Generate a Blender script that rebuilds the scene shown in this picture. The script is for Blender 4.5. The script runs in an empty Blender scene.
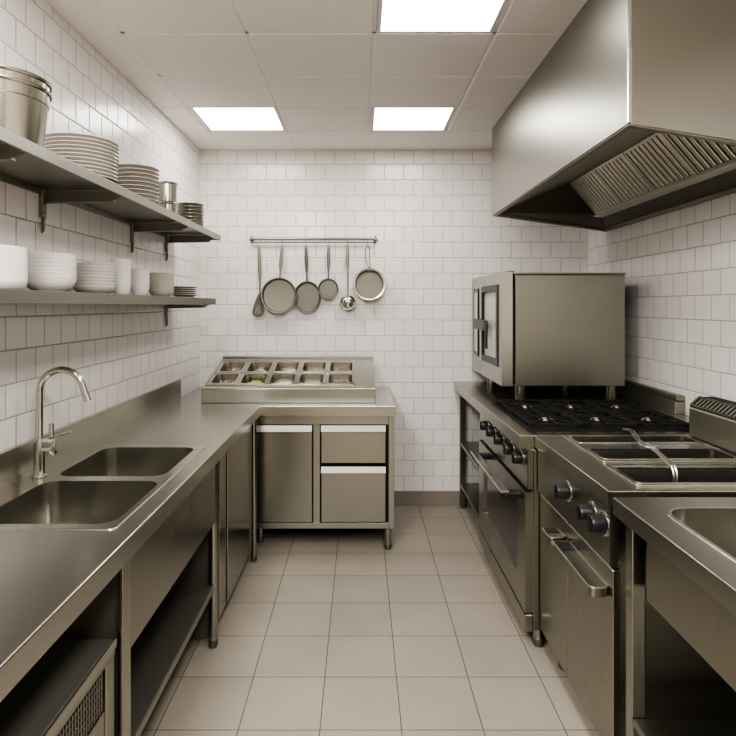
import bpy, bmesh, math, random
from mathutils import Vector, Matrix
from mathutils.geometry import tessellate_polygon
random.seed(7)
C = bpy.context.scene.collection
PI = math.pi

# ------------------------------------------------------------------ room numbers
EYE = 1.56
XL, XR, YB, YF, ZC = -1.252, 1.7745, 4.477, -2.4, 2.769

LIGHT_E, FILL_E = 12.0, 38
# ------------------------------------------------------------------ materials
def new_mat(name):
    m = bpy.data.materials.new(name); m.use_nodes = True
    nt = m.node_tree; b = nt.nodes['Principled BSDF']
    return m, nt, b

def steel(name, col=(.56, .525, .47), rough=.33, along='X', bump=.0, var=.025, metal=1.0):
    """brushed stainless steel; along = brush direction"""
    m, nt, b = new_mat(name)
    N, L = nt.nodes, nt.links
    tc = N.new('ShaderNodeTexCoord'); mp = N.new('ShaderNodeMapping')
    mp.inputs['Scale'].default_value = {'X': (.4, 1.6, 1.6), 'Y': (1.6, .4, 1.6), 'Z': (1.6, 1.6, .4)}[along]
    L.new(tc.outputs['Object'], mp.inputs['Vector'])
    n = N.new('ShaderNodeTexNoise'); n.inputs['Scale'].default_value = 1; n.inputs['Detail'].default_value = 0
    L.new(mp.outputs['Vector'], n.inputs['Vector'])
    mr = N.new('ShaderNodeMapRange')
    mr.inputs['From Min'].default_value = 0; mr.inputs['From Max'].default_value = 1
    mr.inputs['To Min'].default_value = rough - var; mr.inputs['To Max'].default_value = rough + var
    L.new(n.outputs['Fac'], mr.inputs['Value']); L.new(mr.outputs[0], b.inputs['Roughness'])
    b.inputs['Base Color'].default_value = (*col, 1); b.inputs['Metallic'].default_value = metal
    return m

def plain(name, col, rough=.5, metal=0.0, noise=.0, nscale=40, spec=.5):
    m, nt, b = new_mat(name)
    N, L = nt.nodes, nt.links
    b.inputs['Roughness'].default_value = rough; b.inputs['Metallic'].default_value = metal
    b.inputs['Specular IOR Level'].default_value = spec
    tc = N.new('ShaderNodeTexCoord'); n = N.new('ShaderNodeTexNoise')
    n.inputs['Scale'].default_value = nscale; n.inputs['Detail'].default_value = 3
    L.new(tc.outputs['Object'], n.inputs['Vector'])
    mx = N.new('ShaderNodeMix'); mx.data_type = 'RGBA'
    mx.inputs[6].default_value = (*[c * (1 - noise) for c in col], 1)
    mx.inputs[7].default_value = (*[min(1, c * (1 + noise)) for c in col], 1)
    L.new(n.outputs['Fac'], mx.inputs[0]); L.new(mx.outputs[2], b.inputs['Base Color'])
    return m

def tile_mat(name, axis, off_u, off_z, w, h, col, grout, mortar=.0028, rough=.22, stagger=.5, vary=.03, bump=.5, speck=0.0):
    """brick-laid tiles in metres; u = world axis used along the rows"""
    m, nt, b = new_mat(name)
    N, L = nt.nodes, nt.links
    tc = N.new('ShaderNodeTexCoord'); sp = N.new('ShaderNodeSeparateXYZ'); cb = N.new('ShaderNodeCombineXYZ')
    L.new(tc.outputs['Object'], sp.inputs[0])
    def add(out, v):
        a = N.new('ShaderNodeMath'); a.operation = 'ADD'; a.inputs[1].default_value = v
        L.new(out, a.inputs[0]); return a.outputs[0]
    va = 'Y' if axis == 'F' else 'Z'
    ua = 'X' if axis == 'F' else axis
    L.new(add(sp.outputs[ua], off_u + 100 * w), cb.inputs[0])
    L.new(add(sp.outputs[va], off_z + 100 * h), cb.inputs[1])
    def brick(mort, smooth):
        br = N.new('ShaderNodeTexBrick')
        br.offset = stagger; br.offset_frequency = 2; br.squash = 1
        br.inputs['Scale'].default_value = 1; br.inputs['Mortar Size'].default_value = mort
        br.inputs['Mortar Smooth'].default_value = smooth; br.inputs['Bias'].default_value = 0
        br.inputs['Brick Width'].default_value = w; br.inputs['Row Height'].default_value = h
        L.new(cb.outputs[0], br.inputs['Vector'])
        return br
    br = brick(mortar, .3)
    br.inputs['Color1'].default_value = (*[c * (1 - vary) for c in col], 1)
    br.inputs['Color2'].default_value = (*[min(1, c * (1 + vary)) for c in col], 1)
    br.inputs['Mortar'].default_value = (*grout, 1)
    out = br.outputs['Color']
    if speck:
        n = N.new('ShaderNodeTexNoise'); n.inputs['Scale'].default_value = 220; n.inputs['Detail'].default_value = 4
        L.new(tc.outputs['Object'], n.inputs['Vector'])
        n3 = N.new('ShaderNodeTexNoise'); n3.inputs['Scale'].default_value = 3; n3.inputs['Detail'].default_value = 4
        L.new(tc.outputs['Object'], n3.inputs['Vector'])
        a = N.new('ShaderNodeMath'); a.operation = 'ADD'
        L.new(n.outputs['Fac'], a.inputs[0]); L.new(n3.outputs['Fac'], a.inputs[1])
        mr = N.new('ShaderNodeMapRange'); mr.inputs['From Min'].default_value = .6; mr.inputs['From Max'].default_value = 1.4
        mr.inputs['To Min'].default_value = 1 - speck; mr.inputs['To Max'].default_value = 1 + speck
        L.new(a.outputs[0], mr.inputs['Value'])
        mx = N.new('ShaderNodeMix'); mx.data_type = 'RGBA'; mx.blend_type = 'MULTIPLY'; mx.inputs[0].default_value = 1
        L.new(out, mx.inputs[6]); L.new(mr.outputs[0], mx.inputs[7]); out = mx.outputs[2]
    L.new(out, b.inputs['Base Color'])
    br2 = brick(mortar * 2.2, 1.0)
    inv = N.new('ShaderNodeMath'); inv.operation = 'SUBTRACT'; inv.inputs[0].default_value = 1
    L.new(br2.outputs['Fac'], inv.inputs[1])
    bp = N.new('ShaderNodeBump'); bp.inputs['Strength'].default_value = bump; bp.inputs['Distance'].default_value = .002
    L.new(inv.outputs[0], bp.inputs['Height']); L.new(bp.outputs[0], b.inputs['Normal'])
    rr = N.new('ShaderNodeMapRange'); rr.inputs['To Min'].default_value = rough; rr.inputs['To Max'].default_value = .8
    L.new(br.outputs['Fac'], rr.inputs['Value']); L.new(rr.outputs[0], b.inputs['Roughness'])
    return m

def emit(name, col, st):
    m, nt, b = new_mat(name)
    b.inputs['Base Color'].default_value = (.9, .9, .9, 1)
    b.inputs['Emission Color'].default_value = (*col, 1); b.inputs['Emission Strength'].default_value = st
    return m

WHITE = (.77, .735, .70); GROUT = (.40, .365, .335)
M = {
 'wall_l': tile_mat('glazed wall tile side', 'Y', -2.025, -1.518, .125, .1205, WHITE, (.37, .34, .31), mortar=.0026, bump=.8),
 'wall_b': tile_mat('glazed wall tile end', 'X', .733 + .0765, -1.563, .153, .1217, WHITE, GROUT, mortar=.0024, bump=.7),
 'wall_r': tile_mat('glazed wall tile range side', 'Y', -3.545 + .0714, -1.61, .1428, .1277, WHITE, (.36, .33, .30), mortar=.0026, bump=.7),
 'wall_f': plain('painted wall', (.20, .185, .155), .7, noise=.06, nscale=3),
 'floor': tile_mat('stone floor tile', 'F', .149, -.007, .3, .3, (.252, .222, .180), (.055, .045, .035), mortar=.0022, rough=.55, stagger=0, vary=.035, bump=.35, speck=.14),
 'base': plain('grey skirting tile', (.21, .18, .15), .5, noise=.05),
 'ceil': plain('ceiling board', (.90, .865, .815), .9, noise=.02, nscale=90),
 'grid': plain('ceiling grid', (.88, .845, .795), .6),
 'light': emit('light diffuser', (1, .975, .932), LIGHT_E),
 'lframe': plain('light frame', (.75, .73, .7), .5),
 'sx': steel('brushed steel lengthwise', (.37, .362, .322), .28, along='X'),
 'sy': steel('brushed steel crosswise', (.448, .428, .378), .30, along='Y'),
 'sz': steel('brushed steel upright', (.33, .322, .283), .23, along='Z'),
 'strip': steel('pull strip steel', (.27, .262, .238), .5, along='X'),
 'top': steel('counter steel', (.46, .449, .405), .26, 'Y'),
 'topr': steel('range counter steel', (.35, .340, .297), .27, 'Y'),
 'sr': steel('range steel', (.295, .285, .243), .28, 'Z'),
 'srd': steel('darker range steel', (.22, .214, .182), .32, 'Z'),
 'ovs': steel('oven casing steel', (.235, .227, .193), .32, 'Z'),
 'flue': steel('flue steel', (.27, .262, .215), .45, 'Y'),
 'hood': steel('hood steel', (.325, .312, .278), .34, 'Z'),
 'hoodmid': steel('hood channel steel', (.27, .255, .20), .5, 'Y'),
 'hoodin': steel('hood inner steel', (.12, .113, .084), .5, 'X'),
 'filter': steel('filter steel', (.42, .40, .345), .36, 'Z'),
 'basin': steel('basin steel', (.37, .36, .315), .23, 'Z'),
 'polish': steel('polished steel', (.545, .525, .475), .18, 'Z'),
 'pail': steel('pail steel', (.33, .315, .265), .20, 'Z'),
 'chrome': steel('faucet chrome', (.50, .482, .44), .16, 'Z'),
 'dull': steel('worn pan steel', (.215, .204, .168), .5, 'X'),
 'pandark': steel('dark worn pan steel', (.165, .159, .137), .5, 'X'),
 'handle': steel('bright handle steel', (.62, .60, .55), .28, 'X'),
 'dish': steel('grey metal dish', (.27, .256, .218), .28, 'X'),
 'shelf': steel('shelf steel', (.30, .29, .255), .36, 'Y'),
 'iron': plain('cast iron', (.010, .010, .009), .75, noise=.2, spec=.15),
 'cap': plain('burner cap', (.30, .265, .20), .5, metal=.4),
 'black': plain('black plastic', (.008, .008, .008), .35, noise=.1, spec=.4),
 'dark': plain('gap shade', (.008, .0075, .007), .7, spec=.2),  # near-black colour standing in for shade inside gaps and recesses
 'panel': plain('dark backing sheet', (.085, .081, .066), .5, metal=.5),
 'glass': plain('oven glass', (.016, .015, .012), .12, spec=.5),
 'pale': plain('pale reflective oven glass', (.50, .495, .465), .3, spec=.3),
 'china': plain('white china', (.74, .70, .655), .22, noise=.01),
 'chinag': plain('off white china', (.57, .535, .485), .25, noise=.01),
 'stone': plain('grey stoneware', (.50, .47, .42), .3, noise=.03),
 'green': plain('chopped greens', (.36, .40, .17), .6, noise=.55, nscale=90),
}

# ------------------------------------------------------------------ mesh collector
class MB:
    def __init__(s): s.bm = bmesh.new()
    def box(s, x0, x1, y0, y1, z0, z1, bev=.002, seg=1):
        b = bmesh.new()
        bmesh.ops.create_cube(b, size=1)
        for v in b.verts:
            v.co = Vector(((x0 + x1) / 2 + v.co.x * (x1 - x0), (y0 + y1) / 2 + v.co.y * (y1 - y0), (z0 + z1) / 2 + v.co.z * (z1 - z0)))
        if bev:
            bev = min(bev, .45 * min(abs(x1 - x0), abs(y1 - y0), abs(z1 - z0)))
            bmesh.ops.bevel(b, geom=list(b.edges), offset=bev, segments=seg, profile=.5, affect='EDGES')
        s._merge(b); return s
    def _merge(s, b, mat=None):
        if mat is not None: bmesh.ops.transform(b, matrix=mat, verts=b.verts)
        bmesh.ops.recalc_face_normals(b, faces=b.faces)
        me = bpy.data.meshes.new('tmp'); b.to_mesh(me); b.free()
        s.bm.from_mesh(me); bpy.data.meshes.remove(me)
    def obox(s, mat, x0, x1, y0, y1, z0, z1, bev=.002):
        t = MB(); t.box(x0, x1, y0, y1, z0, z1, bev); s._merge(t.bm, mat); return s
    def lathe(s, prof, c=(0, 0, 0), n=40, mat=None):
        """prof: (r, z) list"""
        b = bmesh.new(); rings = []
        for r, z in prof:
            if r < 1e-5: rings.append([b.verts.new((0, 0, z))])
            else: rings.append([b.verts.new((r * math.cos(2 * PI * k / n), r * math.sin(2 * PI * k / n), z)) for k in range(n)])
        for A, B in zip(rings, rings[1:]):
            for k in range(n):
                j = (k + 1) % n
                if len(A) == 1 and len(B) == 1: continue
                if len(A) == 1: b.faces.new((A[0], B[k], B[j]))
                elif len(B) == 1: b.faces.new((A[k], A[j], B[0]))
                else: b.faces.new((A[k], A[j], B[j], B[k]))
        mt = Matrix.Translation(Vector(c))
        if mat is not None: mt = mt @ mat
        s._merge(b, mt); return s
    def cyl(s, c, r, h, axis='Z', n=28, bev=.0015, r2=None):
        r2 = r if r2 is None else r2
        bev = min(bev, h * .3, r * .5)
        pr = [(0, 0), (r - bev, 0), (r, bev), (r2, h - bev), (r2 - bev, h), (0, h)]
        mt = {'Z': Matrix.Identity(4), 'X': Matrix.Rotation(PI / 2, 4, 'Y'), 'Y': Matrix.Rotation(-PI / 2, 4, 'X'),
              '-X': Matrix.Rotation(-PI / 2, 4, 'Y'), '-Y': Matrix.Rotation(PI / 2, 4, 'X')}[axis]
        return s.lathe(pr, c, n, mt)
    def tube(s, pts, r, n=12, cap=True, flat=1.0):
        """swept tube; r number or list; flat squeezes across the second frame axis"""
        b = bmesh.new(); pts = [Vector(p) for p in pts]; rs = r if isinstance(r, (list, tuple)) else [r] * len(pts)
        t0 = (pts[1] - pts[0]).normalized()
        up = Vector((0, 1, 0)) if abs(t0.y) < .8 else Vector((1, 0, 0))
        u = t0.cross(up).normalized(); rings = []
        for i, p in enumerate(pts):
            t = (pts[min(i + 1, len(pts) - 1)] - pts[max(i - 1, 0)]).normalized()
            u = (u - t * u.dot(t)).normalized(); v = t.cross(u)
            rings.append([b.verts.new(p + (u * math.cos(2 * PI * k / n) + v * flat * math.sin(2 * PI * k / n)) * rs[i]) for k in range(n)])
        for A, B in zip(rings, rings[1:]):
            for k in range(n): b.faces.new((A[k], A[(k + 1) % n], B[(k + 1) % n], B[k]))
        if cap: b.faces.new(rings[0][::-1]); b.faces.new(rings[-1])
        s._merge(b); return s
    def loft(s, loops, mat=None, cap0=False, cap1=False):
        b = bmesh.new(); R = [[b.verts.new(p) for p in lp] for lp in loops]
        n = len(R[0])
        for A, B in zip(R, R[1:]):
            for k in range(n): b.faces.new((A[k], A[(k + 1) % n], B[(k + 1) % n], B[k]))
        if cap0: b.faces.new(R[0][::-1])
        if cap1: b.faces.new(R[-1])
        s._merge(b, mat); return s
    def slab(s, outer, holes, z0, z1, mat=None, cham=0.0):
        """flat slab with holes; outer is counter-clockwise, cham rounds its upper edge"""
        b = bmesh.new()
        def offset(poly, d):
            out = []; n = len(poly)
            for i in range(n):
                p, a, c = Vector(poly[i]), Vector(poly[i - 1]), Vector(poly[(i + 1) % n])
                e1 = (p - a).normalized(); e2 = (c - p).normalized()
                n1 = Vector((-e1.y, e1.x)); n2 = Vector((-e2.y, e2.x))
                k = (n1 + n2); k = k / max(1e-6, (1 + n1.dot(n2)))
                out.append(p + k * d)
            return out
        steps = [(0, z0)]
        if cham:
            for i in range(4):
                a = i / 3 * PI / 2
                steps.append((cham * (1 - math.cos(a)), z1 - cham + cham * math.sin(a)))
        else: steps.append((0, z1))
        rings = [[b.verts.new((p[0], p[1], z)) for p in offset(outer, d)] for d, z in steps]
        n = len(outer)
        for A, B in zip(rings, rings[1:]):
            for k in range(n): b.faces.new((A[k], A[(k + 1) % n], B[(k + 1) % n], B[k]))
        hr = []
        for h in holes:
            lo = [b.verts.new((p[0], p[1], z0)) for p in h]; hi = [b.verts.new((p[0], p[1], z1)) for p in h]
            m = len(h)
            for k in range(m): b.faces.new((lo[k], hi[k], hi[(k + 1) % m], lo[(k + 1) % m]))
            hr.append((lo, hi))
        for top in (0, 1):
            loops = [rings[-1] if top else rings[0]] + [x[top] for x in hr]
            flat = [v for lp in loops for v in lp]
            for tri in tessellate_polygon([[v.co for v in lp] for lp in loops]):
                try: b.faces.new([flat[i] for i in tri])
                except ValueError: pass
        s._merge(b, mat); return s
    def prism(s, prof, axis, a, c):
        """extrude a polygon along an axis from a to c; prof holds the two other coordinates"""
        f = {'X': lambda t, p: (t, p[0], p[1]), 'Y': lambda t, p: (p[0], t, p[1]), 'Z': lambda t, p: (p[0], p[1], t)}[axis]
        return s.loft([[f(a, p) for p in prof], [f(c, p) for p in prof]], cap0=True, cap1=True)
    def build(s, name, mat, parent=None, loc=None, ang=32):
        me = bpy.data.meshes.new(name)
        o = bpy.data.objects.new(name, me); C.objects.link(o)
        if parent is not None:
            org = Vector(parent['_o']); o.parent = parent
        else:
            org = Vector(loc) if loc is not None else Vector((0, 0, 0)); o.location = org
        o['_o'] = list(org)
        bmesh.ops.translate(s.bm, verts=s.bm.verts, vec=-org)
        s.bm.to_mesh(me); s.bm.free()
        for p in me.polygons: p.use_smooth = True
        me.set_sharp_from_angle(angle=math.radians(ang))
        me.materials.append(M[mat])
        wn = o.modifiers.new('flat faces stay flat', 'WEIGHTED_NORMAL'); wn.keep_sharp = True; wn.weight = 100
        return o

def rr(x0, x1, y0, y1, r, z=None, n=7):
    """rounded rectangle, counter-clockwise"""
    out = []
    for cx, cy, a0 in ((x1 - r, y1 - r, 0), (x0 + r, y1 - r, PI / 2), (x0 + r, y0 + r, PI), (x1 - r, y0 + r, 1.5 * PI)):
        for k in range(n):
            a = a0 + k / (n - 1) * PI / 2
            p = (cx + r * math.cos(a), cy + r * math.sin(a))
            out.append(p if z is None else (*p, z))
    return out

def basin(mb, x0, x1, y0, y1, r, zt, depth, br=.03, mat=None, taper=.008):
    L = [rr(x0, x1, y0, y1, r, zt)]
    for k in range(6):
        a = k / 5 * PI / 2
        ins = taper + br * (1 - math.cos(a)); z = zt - depth + br - br * math.sin(a)
        L.append(rr(x0 + ins, x1 - ins, y0 + ins, y1 - ins, max(.004, r - ins * .3), z))
    b = bmesh.new(); R = [[b.verts.new(p) for p in lp] for lp in L]; n = len(R[0])
    for A, B in zip(R, R[1:]):
        for k in range(n): b.faces.new((A[k], B[k], B[(k + 1) % n], A[(k + 1) % n]))
    b.faces.new(R[-1])
    if mat is not None: bmesh.ops.transform(b, matrix=mat, verts=b.verts)
    me = bpy.data.meshes.new('tmp'); b.to_mesh(me); b.free(); mb.bm.from_mesh(me); bpy.data.meshes.remove(me)
    return mb

def tag(o, label, cat, group=None, kind=None):
    o['label'] = label; o['category'] = cat
    if group: o['group'] = group
    if kind: o['kind'] = kind
    return o

def thing(name, label, cat, loc, group=None):
    o = bpy.data.objects.new(name, None); C.objects.link(o); o.location = loc; o['_o'] = list(loc)
    o.empty_display_size = .1
    return tag(o, label, cat, group)

def struct(o): o['kind'] = 'structure'; return o

def dup(o, loc, label):
    r = o.copy(); C.objects.link(r); r.location = loc; r['_o'] = list(loc); r['label'] = label
    for ch in o.children:
        c = ch.copy(); C.objects.link(c); c.parent = r
        for g in ch.children:
            d = g.copy(); C.objects.link(d); d.parent = c
    return r

# ------------------------------------------------------------------ shell
E = .003
struct(MB().box(XL - .1, XR + .1, YF - .1, YB + .1, -.1, 0, 0).build('floor', 'floor'))
struct(MB().box(XL - .1, XL, YF - .1, YB + .1, 0, ZC + .15, 0).build('wall_left', 'wall_l'))
struct(MB().box(XR, XR + .1, YF - .1, YB + .1, 0, ZC + .15, 0).build('wall_right', 'wall_r'))
struct(MB().box(XL, XR, YB, YB + .1, 0, ZC + .15, 0).build('wall_back', 'wall_b'))
struct(MB().box(XL, XR, YF - .1, YF, 0, ZC + .15, 0).build('wall_front', 'wall_f'))
struct(MB().box(XL, XR, YB - .012, YB, 0, .112, .002).build('baseboard_back', 'base'))
# suspended ceiling: boards lying in a grid, light panels fill three of the cells
GX = [XL, -1.06, -.505, .06, .60, 1.17, XR]
GY = [YB] + [3.988 - .4775 * k for k in range(14)]
GY[-1] = YF
LIGHT = {(1, 1), (3, 1), (3, 4)}
cm = MB(); gm = MB()
struct_ceiling = None
for i in range(len(GX) - 1):
    for j in range(len(GY) - 1):
        if (i, j) in LIGHT: continue
        g = .007
        cm.box(GX[i] + (g if i else 0), GX[i + 1] - (g if i < len(GX) - 2 else 0), GY[j + 1] + g, GY[j] - (g if j else 0), ZC, ZC + .014, .003)
cm.box(XL, XR, YF, YB, ZC + .05, ZC + .1, 0)
ceiling = struct(cm.build('ceiling', 'ceil'))
for x in GX[1:-1]: gm.box(x - .0095, x + .0095, YF, YB, ZC + .004, ZC + .03, .001)
for y in GY[1:-1]: gm.box(XL, XR, y - .0095, y + .0095, ZC + .004, ZC + .03, .001)
gr = gm.build('ceiling_grid', 'grid', ceiling); gr['kind'] = 'structure'
LL = {(1, 1): 'bright white ceiling light panel at the far end above the left counter',
      (3, 1): 'bright white ceiling light panel at the far end, right of the aisle near the hood',
      (3, 4): 'large bright ceiling light panel nearest the camera, cut by the photo top'}
for (i, j), lab in LL.items():
    cx = (GX[i] + GX[i + 1]) / 2; cy = (GY[j] + GY[j + 1]) / 2
    t = thing('ceiling_light', lab, 'ceiling light', (cx, cy, ZC), 'ceiling light panels')
    x0, x1, y0, y1 = GX[i] + .012, GX[i + 1] - .012, GY[j + 1] + .006, GY[j] - .006
    MB().slab([(x0, y0), (x1, y0), (x1, y1), (x0, y1)], [rr(x0 + .018, x1 - .018, y0 + .01, y1 - .01, .002, n=2)], ZC + .001, ZC + .028).build('light_frame', 'lframe', t)
    MB().box(x0 + .016, x1 - .016, y0 + .008, y1 - .008, ZC + .008, ZC + .02, 0).build('light_housing', 'lframe', t)
    df = MB(); vs_ = [df.bm.verts.new(p) for p in ((x0 + .016, y0 + .008, ZC + .006), (x0 + .016, y1 - .008, ZC + .006), (x1 - .016, y1 - .008, ZC + .006), (x1 - .016, y0 + .008, ZC + .006))]
    df.bm.faces.new(vs_); df.build('diffuser', 'light', t)
# unseen fill lamps added under the ceiling to brighten surfaces facing the camera
for k, (lx, ly) in enumerate(((-.78, 1.1), (.33, .2), (-.78, -.6), (.33, -1.4))):
    la = bpy.data.lights.new('fill lamp', 'AREA'); la.shape = 'RECTANGLE'; la.size = .5; la.size_y = .45
    la.energy = FILL_E; la.color = (1, .975, .932)
    lo = bpy.data.objects.new('fill_lamp', la); C.objects.link(lo); lo.location = (lx, ly, ZC - .012)

# ------------------------------------------------------------------ left worktop with double sink
ZT = .927; ZU = .865
wt = thing('worktop', 'L-shaped brushed steel worktop with double sink along the left and back walls', 'worktop', (XL + .3, 2.0, 0))
g = .004
outer = [(XL + g, .45), (-.63, .45), (-.63, 3.6), (.2226, 3.6), (.2226, YB - g), (XL + g, YB - g)]
S1 = (-1.125, -.725, 2.110, 2.540, .055); S2 = (-1.125, -.712, 1.650, 2.055, .055)
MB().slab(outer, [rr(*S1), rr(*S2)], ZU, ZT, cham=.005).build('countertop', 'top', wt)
rim = MB().slab(rr(-1.152, -.690, 1.612, 2.585, .02), [rr(*S1), rr(*S2)], ZT - .001, ZT + .0035, cham=.003)
rim.build('sink_rim', 'polish', wt)
for S in (S1, S2):
    b_ = basin(MB(), *S, ZT + .003, .2, .04).build('sink_basin', 'basin', wt)
    cx, cy = (S[0] + S[1]) / 2, (S[2] + S[3]) / 2
    MB().lathe([(0, 0), (.03, 0), (.034, .004), (.045, .005), (.048, .001)], (cx, cy, ZT - .1985), 32).build('drain', 'polish', b_)
MB().box(XL + g, XL + .024, .45, 3.93, ZT - .002, 1.053, .004, 2).build('backsplash', 'top', wt)
def round_leg(par, x, y, r, z1, name='leg', mat='sz'):
    l = MB().cyl((x, y, .035), r, z1 - .035).build(name, mat, par)
    MB().cyl((x, y, 0), r * .78, .012, bev=.002).cyl((x, y, .01), r * 1.06, .03).build('foot', 'pandark', l)
round_leg(wt, -.672, 2.62, .020, ZU); round_leg(wt, -.648, 3.49, .0165, ZU)
MB().box(-.664, -.65, 1.572, 1.627, 0, ZU, .003, 2).build('post', 'sz', wt)
MB().box(-1.16, -.668, 1.60, 1.615, .02, ZU, 0).build('end_panel', 'panel', wt)  # dark sheet added for the shade on the near side of the post
for y in (1.572, .5): MB().box(-1.22, -1.17, y, y + .05, 0, ZU, .004, 2).build('post', 'sz', wt)
MB().box(-.705, -.65, .5, .55, 0, ZU, .004, 2).build('post', 'sz', wt)
MB().box(-.668, -.655, 1.63, 2.585, .58, ZU, .002).build('apron', 'sr', wt)
us = MB().box(-1.2, -.663, 1.632, 2.60, .262, .292, .003)
us.build('undershelf', 'flue', wt)
MB().box(-1.235, -1.225, .5, 2.66, .02, ZU, 0).build('bay_shade_panel', 'panel', wt)  # dark sheet added so the open bay reads as shaded
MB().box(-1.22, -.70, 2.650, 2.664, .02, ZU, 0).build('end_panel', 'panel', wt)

# faucet
fc = thing('faucet', 'tall chrome gooseneck faucet rising behind the double sink', 'faucet', (-1.180, 2.11, ZT))
fx, fy = -1.180, 2.11
MB().cyl((fx, fy, ZT + .0004), .026, .012).cyl((fx, fy, ZT + .01), .0195, .135, r2=.018).build('base', 'chrome', fc)
pts = [(fx, fy, 1.05), (fx, fy, 1.15)]; R = .081; zc = 1.241
for k in range(15):
    a = PI - k / 14 * PI * .93
    pts.append((fx + R + R * math.cos(a), fy, zc + R * math.sin(a)))
l = Vector(pts[-1]); d = (l - Vector(pts[-2])).normalized(); pts.append(tuple(l + d * .03))
sp_ = MB().tube(pts, .0125, 16).build('spout', 'chrome', fc)
MB().tube([tuple(l + d * .028), tuple(l + d * .055)], .0135, 16).build('nozzle', 'chrome', sp_)
MB().cyl((fx + .005, fy - .002, 1.062), .011, .055, 'X').cyl((fx + .045, fy - .002, 1.05), .009, .075).build('valve', 'chrome', fc)
MB().tube([(fx + .02, fy - .004, 1.065), (fx + .06, fy - .008, 1.078), (fx + .12, fy - .012, 1.096)], [.0055, .005, .0035], 10).build('lever', 'chrome', fc)
kn = MB().cyl((fx + .01, fy - .004, 1.03), .008, .045, 'X')
for k in range(3):
    a = k * PI / 3 + .3
    kn.tube([(fx + .055, fy - .004 - .022 * math.cos(a), 1.03 - .022 * math.sin(a)), (fx + .055, fy - .004 + .022 * math.cos(a), 1.03 + .022 * math.sin(a))], .0055, 8)
kn.build('knob', 'chrome', fc)

# left cabinet with a single door
bc = thing('base_cabinet', 'low steel cabinet with one tall plain door under the left worktop', 'cabinet', (-.93, 3.1, 0))
MB().box(-1.22, -.684, 2.685, 3.53, .075, ZU - .002, .002).build('body', 'srd', bc)
MB().box(-.683, -.662, 2.69, 2.825, .085, ZU - .008, .003).build('stile', 'sz', bc)
MB().box(-.683, -.655, 2.838, 3.462, .088, .835, .004, 2).build('door', 'sz', bc)
for x in (-1.18, -.74):
    for y in (2.74, 3.42): MB().cyl((x, y, 0), .02, .078).build('leg', 'sz', bc)

# undercounter refrigerator
rf = thing('refrigerator', 'dark undercounter fridge with a side vent grille at the bottom left corner', 'refrigerator', (-.93, 1.0, 0))
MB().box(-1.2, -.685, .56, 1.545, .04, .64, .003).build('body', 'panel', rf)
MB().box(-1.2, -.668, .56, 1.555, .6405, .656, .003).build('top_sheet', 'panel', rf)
fp = MB().box(-.684, -.662, .56, 1.55, .617, .637, .003)
fp.box(-.684, -.664, 1.50, 1.55, .05, .6165, .003).box(-.684, -.668, .56, 1.4995, .05, .50, .002)
fp.build('front_frame', 'sr', rf)
MB().box(-.667, -.660, .56, 1.556, .634, .658, .002).build('top_trim', 'sx', rf)
vg = MB().box(-.684, -.676, .58, 1.495, .505, .612, .001)
for k in range(66): vg.box(-.677, -.668, .590 + k * .0137, .5955 + k * .0137, .509, .608, .0006)
for z in (.526, .543, .560, .577, .594): vg.box(-.677, -.6695, .585, 1.49, z - .002, z + .002, .0006)
vg.build('vent_grille', 'srd', rf)
MB().box(-.6855, -.6755, .585, 1.49, .508, .609, 0).build('vent_shadow', 'dark', rf)
for x in (-1.15, -.74):
    for y in (.62, 1.48): MB().cyl((x, y, 0), .02, .042).build('foot', 'black', rf)

# back drawer cabinet
dc = thing('drawer_cabinet', 'steel base cabinet with one door and two drawers under the back worktop', 'cabinet', (-.2, 4.0, 0))
FY = 3.645
MB().box(-.693, .205, FY + .0225, 4.42, .145, ZU - .002, .002).build('body', 'dark', dc)
ff = MB().box(-.70, .1779, FY, FY + .022, .80, ZU - .002, .0015).box(-.70, .1779, FY, FY + .022, .14, .176, .0015)
ff.box(-.300, -.258, FY + .004, FY + .022, .176, .80, .001).box(.178, .2146, FY - .002, FY + .022, .14, ZU - .002, .0015)
ff.box(.206, .2146, FY + .0221, 4.42, .14, ZU - .002, .0015).box(-.70, -.694, FY + .0221, 4.42, .14, ZU - .002, .001)
ff.build('face_frame', 'sx', dc)
def front(name, x0, x1, z0, z1):
    d_ = MB().box(x0, x1, FY - .006, FY + .018, z0, z1, .003).build(name, 'sz', dc)
    MB().prism([(FY - .005, z1 - .040), (FY - .030, z1 - .036), (FY - .032, z1 - .033), (FY - .014, z1 + .002), (FY - .005, z1 + .002)], 'X', x0 + .001, x1 - .001).build('handle', 'strip', d_)
front('door', -.672, -.306, .184, .795)
front('drawer', -.250, .160, .556, .795); front('drawer', -.250, .160, .184, .535)
for x, y in ((.176, 3.67), (.176, 4.36), (-.66, 4.36), (-.66, 3.78)): round_leg(dc, x, y, .0225, .142)

# ------------------------------------------------------------------ ingredient prep rail with food pans
pr = thing('prep_rail', 'sloped steel ingredient rail holding ten pans on the back worktop', 'prep rail', (-.466, 4.0, ZT))
A0 = Vector((-1.028, 3.70, 1.02)); vd = Vector((0, .6, .147)); SL = vd.length; vd.normalize()
nd = Vector((1, 0, 0)).cross(vd)
TM = Matrix(((1, 0, 0, A0.x), (0, vd.y, nd.y, A0.y), (0, vd.z, nd.z, A0.z), (0, 0, 0, 1)))
W = 1.124
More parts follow.
